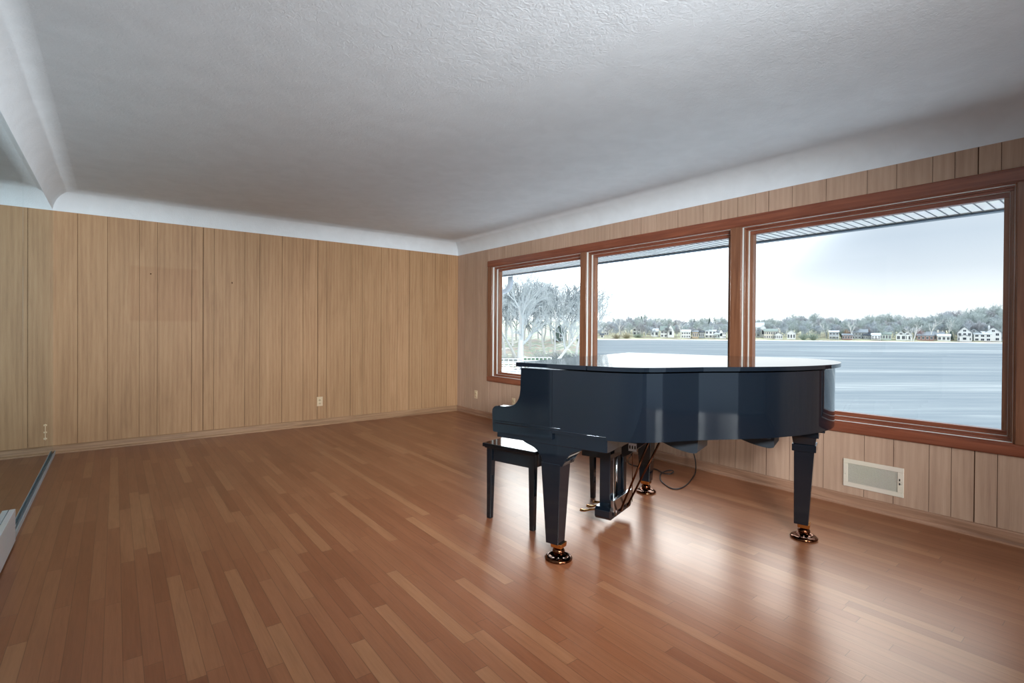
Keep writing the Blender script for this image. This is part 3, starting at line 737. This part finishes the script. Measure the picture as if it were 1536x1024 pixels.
# pale trunks that read against the wood
def pale(px,s,h,lean,label):
    T,Bm=bare_tree(int(px*7),h,2,[6,3],.34,.10,4,lean=lean,spread=.5,first=.4)
    D=shoreD(px)+s; q=gp(px,D); r_=empty('pale_tree',(q.x,q.y,tz(s)-.3)); tag(r_,label,'tree'); T.build('trunk',M['bark_pale'],r_); Bm.build('branches',M['bark_pale'],r_)
for px,s,h,le,l in ((1367,5,13,(-.05,.06),'pale forked tree at the far waterline, left trunk of a V'),(1370,5,14,(.1,-.13),'pale leaning tree at the far waterline, right trunk of a V'),(1279,12,15,(0,0),'slim pale tree on the far shore, left of the twin white gables'),(1021,10,15,(0,0),'slim pale tree on the far shore right of the steep gabled house'),(930,14,15,(0,0),'slim pale tree on the wooded knoll across the lake'),(1395,12,18,(.05,0),'pale branching tree rising behind the low grey roofed house'),(1423,16,16,(.03,0),'pale curved tree left of the white gabled house across the lake'),(1240,20,14,(0,0),'slim pale tree behind the white pergola on the far shore')): pale(px,s,h,le,l)

# ---- houses across the lake
HW=[mat('white clapboard',srgb(232,234,232),.8),mat('cream clapboard',srgb(222,214,200),.8),mat('grey siding',srgb(150,158,162),.8),mat('tan siding',srgb(186,166,140),.8),mat('brick red siding',srgb(150,112,104),.8),mat('pale green siding',srgb(184,198,190),.8)]
RF=[mat('grey shingle roof',srgb(126,134,140),.9),mat('dark shingle roof',srgb(70,78,86),.9),mat('pale snowy roof',srgb(196,204,208),.9),mat('green grey roof',srgb(128,142,136),.9)]
PN=mat('dark window pane',srgb(44,54,64),.25); TRM=mat('white house trim',srgb(240,242,242),.7)
def house(px,s,w,h,dep,wall,roof,label,gable='side',rh=2.4,wins=(3,2),chim=0,porch=0,turn=0,wing=None):
    """w wide facing the lake, eaves at h; gable='front' turns the gable to the lake"""
    D=shoreD(px)+s; q=gp(px,D); d=az(px); rz=math.atan2(d.y,d.x)-pi/2+turn   # local +y points away from the lake
    r=empty('lake_house',(q.x,q.y,tz(s)-.25),rz); tag(r,label,'house')
    b=MB(); 
    if gable=='front': b.prism([(-w/2,0),(w/2,0),(w/2,h),(0,h+rh),(-w/2,h)],0,dep,'y')
    else: b.prism([(0,0),(dep,0),(dep,h),(dep/2,h+rh),(0,h)],-w/2,w/2,'x')
    b.build('wall',wall,r)
    e=.35; b=MB()
    if gable=='front':
        sl=rh/(w/2)
        b.prism([(-w/2-e,h-e*sl),(0,h+rh),(w/2+e,h-e*sl),(w/2+e,h-e*sl+.3),(0,h+rh+.32),(-w/2-e,h-e*sl+.3)],-e,dep+e,'y')
    else:
        sl=rh/(dep/2)
        b.prism([(-e,h-e*sl),(dep/2,h+rh),(dep+e,h-e*sl),(dep+e,h-e*sl+.3),(dep/2,h+rh+.32),(-e,h-e*sl+.3)],-w/2-e,w/2+e,'x')
    b.build('roof',roof,r)
    nc,nr=wins; fh=h/nr
    for j in range(nr):
        for i in range(nc):
            x=-w/2+w*(i+.5)/nc; ww=min(1.5,w/nc*.55); z0=j*fh+fh*.3; z1=j*fh+fh*.82
            b=MB(); b.box(x-ww/2-.12,x+ww/2+.12,-.06,.02,z0-.12,z1+.12); fr=b.build('window',TRM,r)
            b=MB(); b.box(x-ww/2,x-.05,-.09,-.055,z0,z1); b.box(x+.05,x+ww/2,-.09,-.055,z0,z1); b.build('pane',PN,fr)
    if gable=='front' and rh>2:
        b=MB(); b.box(-.85,.85,-.06,.02,h+rh*.08,h+rh*.5); fr=b.build('window',TRM,r); b=MB(); b.box(-.7,-.05,-.09,-.055,h+rh*.12,h+rh*.46); b.box(.05,.7,-.09,-.055,h+rh*.12,h+rh*.46); b.build('pane',PN,fr)
    if chim:
        b=MB(); x=w*.5*chim; b.box(x-.5,x+.5,dep*.3,dep*.3+1,h-.5,h+rh+1.3); b.build('chimney',wall,r)
    if porch:
        b=MB(); b.box(-w/2,w/2,-2.2,0,h*.42,h*.46); b.box(-w/2,w/2,-2.2,-2.1,h*.62,h*.65)
        for i in range(6): x=-w/2+.1+i*(w-.2)/5; b.box(x-.08,x+.08,-2.2,-2.05,0,h*.63)
        b.build('deck',TRM,r)
    if wing:
        wx,ww,wh,wr=wing; b=MB(); b.prism([(wx-ww/2,0),(wx+ww/2,0),(wx+ww/2,wh),(wx,wh+wr),(wx-ww/2,wh)],-1.2,dep*.8,'y'); wg=b.build('gabled_wing',wall,r)
        b=MB(); sl=wr/(ww/2); b.prism([(wx-ww/2-.3,wh-.3*sl),(wx,wh+wr),(wx+ww/2+.3,wh-.3*sl),(wx+ww/2+.3,wh-.3*sl+.25),(wx,wh+wr+.27),(wx-ww/2-.3,wh-.3*sl+.25)],-1.5,dep*.8,'y'); b.build('wing_roof',roof,wg)
        b=MB(); b.box(wx-.8,wx+.8,-1.32,-1.18,wh*.35,wh*.75); b.build('wing_pane',PN,wg)
    return r
house(909.5,34,3.2,5.0,6,HW[0],RF[0],'small white house on the grassy knoll, at the left edge of the middle window',gable='front',wins=(2,2))
house(903,12,2.6,2.2,4,HW[0],RF[1],'little white boathouse at the far waterline by the left window post',wins=(1,1),rh=1)
house(955,40,6,5.2,8,HW[0],RF[0],'white house with dark openings high on the wooded hillside across the lake',gable='front',wins=(2,2),rh=2.6)
house(982,26,5.2,4.0,8,HW[0],RF[2],'white house with pale roof, left of the steep twin gabled house',wins=(2,1),rh=1.8)
house(1001,18,9.5,5.2,9,HW[0],RF[3],'large white house with steep twin gables in the middle window',wins=(4,2),rh=3,wing=(2.3,4,6.2,3.2))
house(1029,15,6.2,4.6,8,HW[0],RF[2],'white two storey house with a row of small windows, right of the twin gabled house',wins=(4,2),rh=1.4)
house(1043,14,4.0,4.6,7,HW[3],RF[0],'tan house with tall dark doors on the far shore',wins=(3,1),rh=.9)
house(1052.5,16,3.6,4.3,7,HW[2],RF[1],'narrow grey house beside the tan one on the far shore',wins=(3,1),rh=.9)
house(1066,16,7.4,5.2,8,HW[0],RF[2],'long white flat roofed house with wide dark windows, middle window',wins=(3,2),rh=.7,porch=1)
house(1076,13,3.4,3.4,6,HW[5],RF[2],'low pale green house between two white ones near the window post',wins=(2,1),rh=.9)
house(1083,14,5.4,4.6,7,HW[0],RF[0],'white house with a small attic gable by the middle window post',wins=(4,2),rh=1.2,wing=(-.6,2.2,5.2,1.4))
house(1098,16,6,5,7,HW[0],RF[0],'white house half hidden behind the thick window post across the lake',wins=(3,2))
house(1132,26,12,7.5,9,HW[0],RF[2],'big white house with pale hipped roof at the left edge of the right window',wins=(5,2),rh=3.2,wing=(5.6,3.6,7.0,2.0))
house(1156,14,8.5,5.4,8,HW[1],RF[3],'cream terraced house stepping down from the big white house',wins=(6,2),rh=1.6)
house(1168,10,4.8,3.4,6,HW[0],RF[0],'low white bungalow by the water right of the cream terraced house',wins=(4,1),rh=1.6,gable='front')
house(1187,10,5.2,4.4,7,HW[0],RF[2],'white gabled cottage left of the tall bare thicket across the lake',gable='front',wins=(3,1),rh=2.0)
house(1251,14,5.6,5.2,6,HW[2],RF[2],'grey house behind a white pergola frame on the far shore',wins=(3,2),rh=.8,porch=1)
house(1271,12,6.0,3.2,6,HW[4],RF[0],'low reddish boathouse with dark openings across the lake',wins=(4,1),rh=1.0)
house(1287,18,11,4.8,8,HW[2],RF[0],'wide grey house with long low roof in the right window',wins=(6,2),rh=2.0)
house(1302,14,5,3.0,7,HW[2],RF[1],'dark roofed low house right of the wide grey house',wins=(4,1),rh=1.8)
house(1314,10,5,3.6,6,HW[0],RF[2],'white framed house with brown deck under the far tree line',wins=(3,1),rh=1.2,porch=1)
house(1328,13,6.5,4.0,7,HW[5],RF[3],'pale green cottage left of the twin white gables',wins=(4,1),rh=1.3)
house(1351.5,9,5.2,4.0,7,HW[0],RF[2],'white gabled cottage by the water, left of its twin',gable='front',wins=(2,1),rh=2.4)
house(1361.5,9,5.0,4.0,7,HW[0],RF[2],'white gabled cottage by the water, right of its twin',gable='front',wins=(2,1),rh=2.2)
house(1388,12,8.5,3.4,7,HW[4],RF[0],'low reddish house with long grey roof across the lake',wins=(4,1),rh=1.8)
house(1403,14,9,3.6,7,HW[1],RF[0],'low house with grey hipped roof and yellowish lawn in the right window',wins=(5,1),rh=2.2,chim=.3)
house(1416,10,6.5,3.3,6,HW[0],RF[2],'low white garage with pale roof left of the dark evergreen',wins=(3,1),rh=1.2)
house(1447,9,7.0,6.0,8,HW[0],RF[0],'tall white house with front gable and attic windows, right window',gable='front',wins=(3,2),rh=3.6,wing=(0,5,3.5,.8))
house(1461,13,6.5,5.8,8,HW[2],RF[1],'grey house with dark sloping roof right of the tall gabled white house',gable='front',wins=(2,2),rh=2.6)
house(1474,10,8.2,4.8,8,HW[0],RF[2],'white house with wide balcony openings near the right end of the far shore',wins=(3,2),rh=1.6)
house(1490,10,7.5,6.0,8,HW[0],RF[0],'white house with big chimney and steep gable near the right window edge',gable='front',wins=(2,2),rh=3.2,chim=-.55)
house(1503,12,5.0,4.0,7,HW[2],RF[0],'bluish grey house at the right edge of the right window',wins=(3,1),rh=1.8)
# shrubs on the far shore
def shrub(px,s,h,w,m,label):
    r=random.Random(int(px*3)); b=MB()
    for i in range(140):
        a=r.random()*6.28; R=w*r.random()**.5; e=Vector((math.cos(a)*R,math.sin(a)*R,h*(1-.5*(R/w)**2)*(.6+.4*r.random()))); b.tube([Vector((e.x*.2,e.y*.2,0)),e*.6,e],[.10,.09,.04],3,0,False)
    D=shoreD(px)+s; q=gp(px,D); o=b.build('shrub',m); o.location=(q.x,q.y,tz(s)-.2); tag(o,label,'shrub')
TN=mat('tan grass twigs',srgb(176,170,146),.9); BR=mat('rust brown twigs',srgb(164,136,112),.9); GRN=mat('faded green twigs',srgb(160,172,158),.9); RED=mat('reddish twigs',srgb(160,130,128),.9)
for px,s,h,w,m,l in ((1270,17,8,3,BR,'rust brown shrub above the reddish boathouse across the lake'),(1264,19,8,2.5,GRN,'faded green shrub left of the rust brown one'),(1380,16,9,3.5,RED,'reddish bare shrub behind the low reddish house'),(1305,20,8,3.5,RED,'reddish shrub behind the dark roofed low house'),(1205,9,5.5,4,GRN,'grey green thicket at the waterline in the right window, left part'),(1220,9,6,4.5,GRN,'grey green thicket at the waterline in the right window, right part'),(940,10,4.5,5,TN,'tan thicket below the wooded knoll in the middle window, left part'),(925,9,4,4,TN,'tan thicket under the small white house on the knoll'),(957,14,4,4.5,GRN,'greenish thicket under the hillside house in the middle window')): shrub(px,s,h,w,m,l)

# ---- near shore seen through the left window
def ntz(D,px=800):
    return -4.85+max(0,D-84)*.048 + (0 if px>878 else 0)
b=MB(); vs=[]; pxs=list(range(600,886,6)); Ds=[80,84,92,105,125,150,190,260,340]
for px in pxs:
    for D in Ds:
        e=D+(px-740)*.06+(max(0,px-850)*1.3 if D<150 else 0); q=gp(px,e); vs.append((q.x,q.y,(LAKE-.4 if D==80 else ntz(D))+.25*math.sin(px*.3+D)))
n=len(Ds); b.add(vs,[(i*n+j,(i+1)*n+j,(i+1)*n+j+1,i*n+j+1) for i in range(len(pxs)-1) for j in range(n-1)],0,True)
def near_mat():
    T=NT('leaf littered winter ground'); a=T.noise(T.tc.outputs['Object'],.22,6,.65)
    T.l(T.ramp(a.outputs['Fac'],[(.34,srgb(120,128,128)),(.44,srgb(170,150,134)),(.52,srgb(118,146,124)),(.6,srgb(190,180,166)),(.7,srgb(226,230,230))]),T.b.inputs['Base Color']); T.b.inputs['Roughness'].default_value=.95; return T.m
tag(b.build('near_shore_ground',near_mat()),kind='structure')
M['snow']=mat('snow crust',srgb(228,234,238),.8,bump=(.8,.5,.1))
b=MB(); vs=[]; Ds2=[30,45,60,75,90]
for px in range(690,886,8):
    for D in Ds2: q=gp(px,D+(max(0,px-820)*.35 if D>60 else 0)); vs.append((q.x,q.y,LAKE+.03+.06*math.sin(px*.7+D)))
n=len(Ds2); b.add(vs,[(i*n+j,(i+1)*n+j,(i+1)*n+j+1,i*n+j+1) for i in range(24) for j in range(n-1)],0,True)
tag(b.build('snow_covered_ice',M['snow']),kind='structure')
def near_tree(px,D,H,r0,lean,seed,label,levels=4,kids=(8,6,5,4),twig=.028,dark=False,first=.3,spread=.6,group=None):
    # lean: sideways (right in view), up is z
    H*=1.22
    T,Bm=bare_tree(seed,H,levels,list(kids),r0,twig,3,lean=(lean*R2.x,lean*R2.y),spread=spread,first=first)
    q=gp(px,D); r_=empty('bare_tree',(q.x,q.y,ntz(D)-.15)); tag(r_,label,'tree',group)
    T.build('trunk',M['bark_near'],r_,fix=False); Bm.build('branches',M['twig_dark' if dark else 'twig_near'],r_,fix=False)
near_tree(781,86,13.5,.62,.14,11,'big pale trunked tree leaning right in the left window, nearest of the shore trees',kids=(9,6,5,5),first=.34)
near_tree(775,96,13,.30,-.30,12,'thinner tree leaning left behind the big pale trunk',kids=(8,6,5,4))
near_tree(757,100,14,.34,.05,13,'bare tree at the left edge of the left window',kids=(8,6,5,4))
near_tree(831,90,9.5,.30,.85,14,'pale tree leaning hard to the right, beside the window post',kids=(6,6,5,4),first=.45)
near_tree(832,104,12.5,.26,.02,15,'upright slim pale tree behind the hard leaning one',kids=(8,6,5,4))
near_tree(817,110,14,.26,-.04,16,'upright tree in the middle of the left window',kids=(8,6,5,4),dark=True)
near_tree(848,112,13.5,.26,.10,17,'slightly leaning tree left of the window post, dark twigs',kids=(8,6,5,4),dark=True)
near_tree(864,100,12,.28,.18,18,'bare tree rising right beside the window post',kids=(8,6,5,4))
near_tree(795,120,15,.3,.0,19,'tall dark twigged tree behind the big pale trunk',kids=(8,6,5,4),dark=True)
near_tree(882,108,12,.28,.16,20,'bare tree behind the window post whose twigs reach into the middle window',kids=(8,6,5,4))
near_tree(769,128,15,.3,.0,21,'tall dark twigged tree far back at the left of the left window',kids=(8,6,5,4),dark=True)
rt=random.Random(9)
for i in range(12):
    px=752+i*11+rt.uniform(-3,3)
    near_tree(px,rt.uniform(135,165),rt.uniform(12.5,15.5),.25,rt.uniform(-.08,.08),40+i,'bare tree in the hazy back row of the left window wood',levels=3,kids=(10,8,7),twig=.05,dark=True,group='back row trees seen through the left window')
# cottage between the near trees
q=gp(840,150); r=empty('lake_cottage',(q.x,q.y,ntz(150)-.2),math.atan2(az(840).y,az(840).x)-pi/2); tag(r,'dark green gabled cottage among the bare trees in the left window','house')
b=MB(); b.prism([(-1.9,0),(1.9,0),(1.9,2.6),(0,4.6),(-1.9,2.6)],0,5,'y'); b.build('wall',mat('dark green boards',srgb(92,112,108),.9),r)
b=MB(); b.prism([(-2.2,2.3),(0,4.6),(2.2,2.3),(2.2,2.55),(0,4.9),(-2.2,2.55)],-.3,5.3,'y'); b.build('roof',RF[1],r)
b=MB(); b.box(-.2,1.3,-.08,.02,.9,2.1); fr=b.build('window',TRM,r); b=MB(); b.box(-.05,.5,-.11,-.07,1.05,1.95); b.box(.6,1.15,-.11,-.07,1.05,1.95); b.build('pane',PN,fr)
# brush and fallen limbs
M['brushwood']=mat('pale brushwood',srgb(186,190,188),.9); M['greenbrush']=mat('green ground cover',srgb(112,150,124),.9)
def brush(px,D,w,h,m,label,n=160):
    r=random.Random(int(px)); b=MB()
    for i in range(n):
        a=Vector((r.uniform(-w,w),r.uniform(-1.5,1.5),0)); e=a+Vector((r.gauss(0,.9),r.gauss(0,.5),h*r.random()+.1)); b.tube([a,e],[.05,.025],3,0,False)
    q=gp(px,D); o=b.build('brush_pile',m); o.location=(q.x,q.y,ntz(D)-.05); o.rotation_euler.z=math.atan2(R2.y,R2.x); tag(o,label,'brush')
brush(803,92,2.6,.8,M['greenbrush'],'low green ground cover right of the big pale trunk',260)
brush(763,90,2.2,1.6,M['brushwood'],'pale tangle of brushwood at the left of the left window')
brush(822,98,3,1.6,M['brushwood'],'grey brushwood behind the middle of the left window')
brush(856,96,2.6,1.4,M['twig_dark'],'dark brush beside the window post')
# white dock sections stacked at the shore
def dock(px,D,w,zt,label,legs=5,rail=False,tilt=0):
    q=gp(px,D); r=empty('dock_section',(q.x,q.y,LAKE+.05),math.atan2(R2.y,R2.x)+tilt); tag(r,label,'dock')
    b=MB(); b.box(-w/2,w/2,0,1.4,zt-.10,zt); b.build('deck',M['snow'],r)
    b=MB(); b.box(-w/2,w/2,-.06,0,zt-.34,zt-.18); b.box(-w/2,w/2,-.06,0,zt-.62,zt-.52); b.build('side_rail',TRM,r)
    for i in range(legs):
        x=-w/2+.1+i*(w-.2)/(legs-1); b=MB(); b.box(x-.06,x+.06,-.1,.02,0,zt+(.55 if rail else .05)); b.box(x-.05,x+.05,1.32,1.42,0,zt); b.build('post',TRM,r)
    if rail:
        b=MB(); b.box(-w/2,w/2,-.08,0,zt+.45,zt+.55); b.build('hand_rail',TRM,r)
for i,(px,D,w,zt,l,lg,ra) in enumerate(((763,80,4.6,1.15,'white dock section with tall rail at the left edge of the left window',7,True),(806,83,4.8,1.2,'white railed dock section right of the big pale trunk',8,True),(832,85,4.2,1.0,'white dock section behind the piano corner, second from the big trunk',6,False),(770,66,5.2,.9,'low white dock frame in front of the big pale trunk',6,False),(812,70,5.2,.8,'low white dock frame just above the piano lid',7,False),(845,78,4.2,.8,'white dock frame nearest the window post',6,False),(764,54,4.4,.8,'nearest white dock frame, low in the left window corner',5,True))):
    dock(px,D,w,zt,l,lg,ra,.05*math.sin(i*2.1))

# ------------------------------------------------------------------ light
w=bpy.data.worlds.new('overcast sky'); SC.world=w; w.use_nodes=True; nt=w.node_tree; bg=nt.nodes['Background']
tc=nt.nodes.new('ShaderNodeTexCoord'); sp=nt.nodes.new('ShaderNodeSeparateXYZ'); nt.links.new(tc.outputs['Generated'],sp.inputs[0])
rp=nt.nodes.new('ShaderNodeValToRGB'); e=rp.color_ramp.elements
e[0].position=0; e[0].color=(1.25,1.26,1.28,1); e[1].position=1; e[1].color=(3.0,3.3,3.7,1)
for p,c in ((.055,(1.12,1.15,1.18,1)),(.10,(.84,.91,.99,1)),(.15,(.70,.79,.90,1)),(.20,(.74,.82,.92,1)),(.34,(.75,.82,.92,1)),(.6,(1.2,1.3,1.5,1))): k=e.new(p); k.color=c
nt.links.new(sp.outputs['Z'],rp.inputs[0])
nz=nt.nodes.new('ShaderNodeTexNoise'); nz.inputs['Scale'].default_value=2.2; nz.inputs['Detail'].default_value=3; nt.links.new(tc.outputs['Generated'],nz.inputs['Vector'])
r2=nt.nodes.new('ShaderNodeValToRGB'); r2.color_ramp.elements[0].position=.35; r2.color_ramp.elements[0].color=(.95,.96,.98,1); r2.color_ramp.elements[1].position=.65; r2.color_ramp.elements[1].color=(1.07,1.06,1.04,1); nt.links.new(nz.outputs['Fac'],r2.inputs[0])
mx=nt.nodes.new('ShaderNodeMix'); mx.data_type='RGBA'; mx.blend_type='MULTIPLY'; mx.inputs[0].default_value=1; nt.links.new(rp.outputs[0],mx.inputs[6]); nt.links.new(r2.outputs[0],mx.inputs[7])
# bright sky glow added to strengthen the glare on the floor
gd=(az(850)*math.cos(math.radians(35))+Vector((0,0,1))*math.sin(math.radians(35))).normalized()
dt=nt.nodes.new('ShaderNodeVectorMath'); dt.operation='DOT_PRODUCT'; dt.inputs[1].default_value=gd; nt.links.new(tc.outputs['Generated'],dt.inputs[0])
mr=nt.nodes.new('ShaderNodeMapRange'); mr.interpolation_type='SMOOTHERSTEP'; mr.inputs[1].default_value=math.cos(math.radians(38)); mr.inputs[2].default_value=1; mr.inputs[4].default_value=9.0; nt.links.new(dt.outputs['Value'],mr.inputs[0])
ad=nt.nodes.new('ShaderNodeVectorMath'); ad.operation='MULTIPLY_ADD'; nt.links.new(mr.outputs[0],ad.inputs[0]); ad.inputs[1].default_value=(.96,1,1.03); nt.links.new(mx.outputs[2],ad.inputs[2])
# paler haze low over the left part of the far shore
d2=nt.nodes.new('ShaderNodeVectorMath'); d2.operation='DOT_PRODUCT'; d2.inputs[1].default_value=az(900); nt.links.new(tc.outputs['Generated'],d2.inputs[0])
m2=nt.nodes.new('ShaderNodeMapRange'); m2.interpolation_type='SMOOTHSTEP'; m2.inputs[1].default_value=math.cos(math.radians(30)); m2.inputs[2].default_value=math.cos(math.radians(8)); m2.inputs[4].default_value=.25; nt.links.new(d2.outputs['Value'],m2.inputs[0])
a2=nt.nodes.new('ShaderNodeVectorMath'); a2.operation='ADD'; nt.links.new(m2.outputs[0],a2.inputs[0]); nt.links.new(ad.outputs[0],a2.inputs[1])
nt.links.new(a2.outputs[0],bg.inputs['Color']); bg.inputs['Strength'].default_value=1.0

def sun(name,d,E,ang,col=(1,1,1)):
    l=bpy.data.lights.new(name,'SUN'); l.energy=E; l.angle=math.radians(ang); l.color=col
    o=bpy.data.objects.new(name,l); COL.objects.link(o); o.rotation_euler=Vector(d).to_track_quat('-Z','Y').to_euler(); return o
def area(name,loc,to,sx,sy,P,col=(1,1,1),spread=180):
    l=bpy.data.lights.new(name,'AREA'); l.shape='RECTANGLE'; l.size=sx; l.size_y=sy; l.energy=P; l.color=col; l.spread=math.radians(spread)
    o=bpy.data.objects.new(name,l); COL.objects.link(o); o.location=loc; o.rotation_euler=(Vector(to)-Vector(loc)).to_track_quat('-Z','Y').to_euler(); return o
LIGHTS=1
if LIGHTS:
    # fill lights and suns added unseen behind the camera to brighten the room
    sun('fill_sun_behind',(-.07,1,-.07),.38,9,(1,.98,.95))  # added sun, lifts the back wall through the rear opening
    area('fill_back_wall',(-2.9,-8.6,2.25),(-3.2,0,1.1),2.2,.5,26,(1,.98,.95),70)
    area('fill_window_wall',(-3.9,-7.7,2.0),(0,-1.9,.6),1.0,.4,62,(.95,.98,1),62)
    sun('fill_sun_door',(.55,1,-.19),1.6,12,(1,.98,.96))  # added sun, lifts the wall behind the piano
    area('fill_left_cove',(-1.0,-8.8,1.5),(-4.4,-2.4,2.3),.8,.3,18,(.92,.97,1),36)
    area('fill_floor',(-2.6,-7.0,2.35),(-2.6,-3.0,0),2.4,.4,6,(1,.98,.96),100)
    area('fill_ceiling',(-2.2,-8.4,1.4),(-2.8,-3.2,2.49),2.0,.3,7,(.92,.97,1),90)

SC.view_settings.view_transform='Standard'; SC.view_settings.look='None'; SC.view_settings.exposure=0; SC.view_settings.gamma=1
SC.view_settings.use_curve_mapping=False
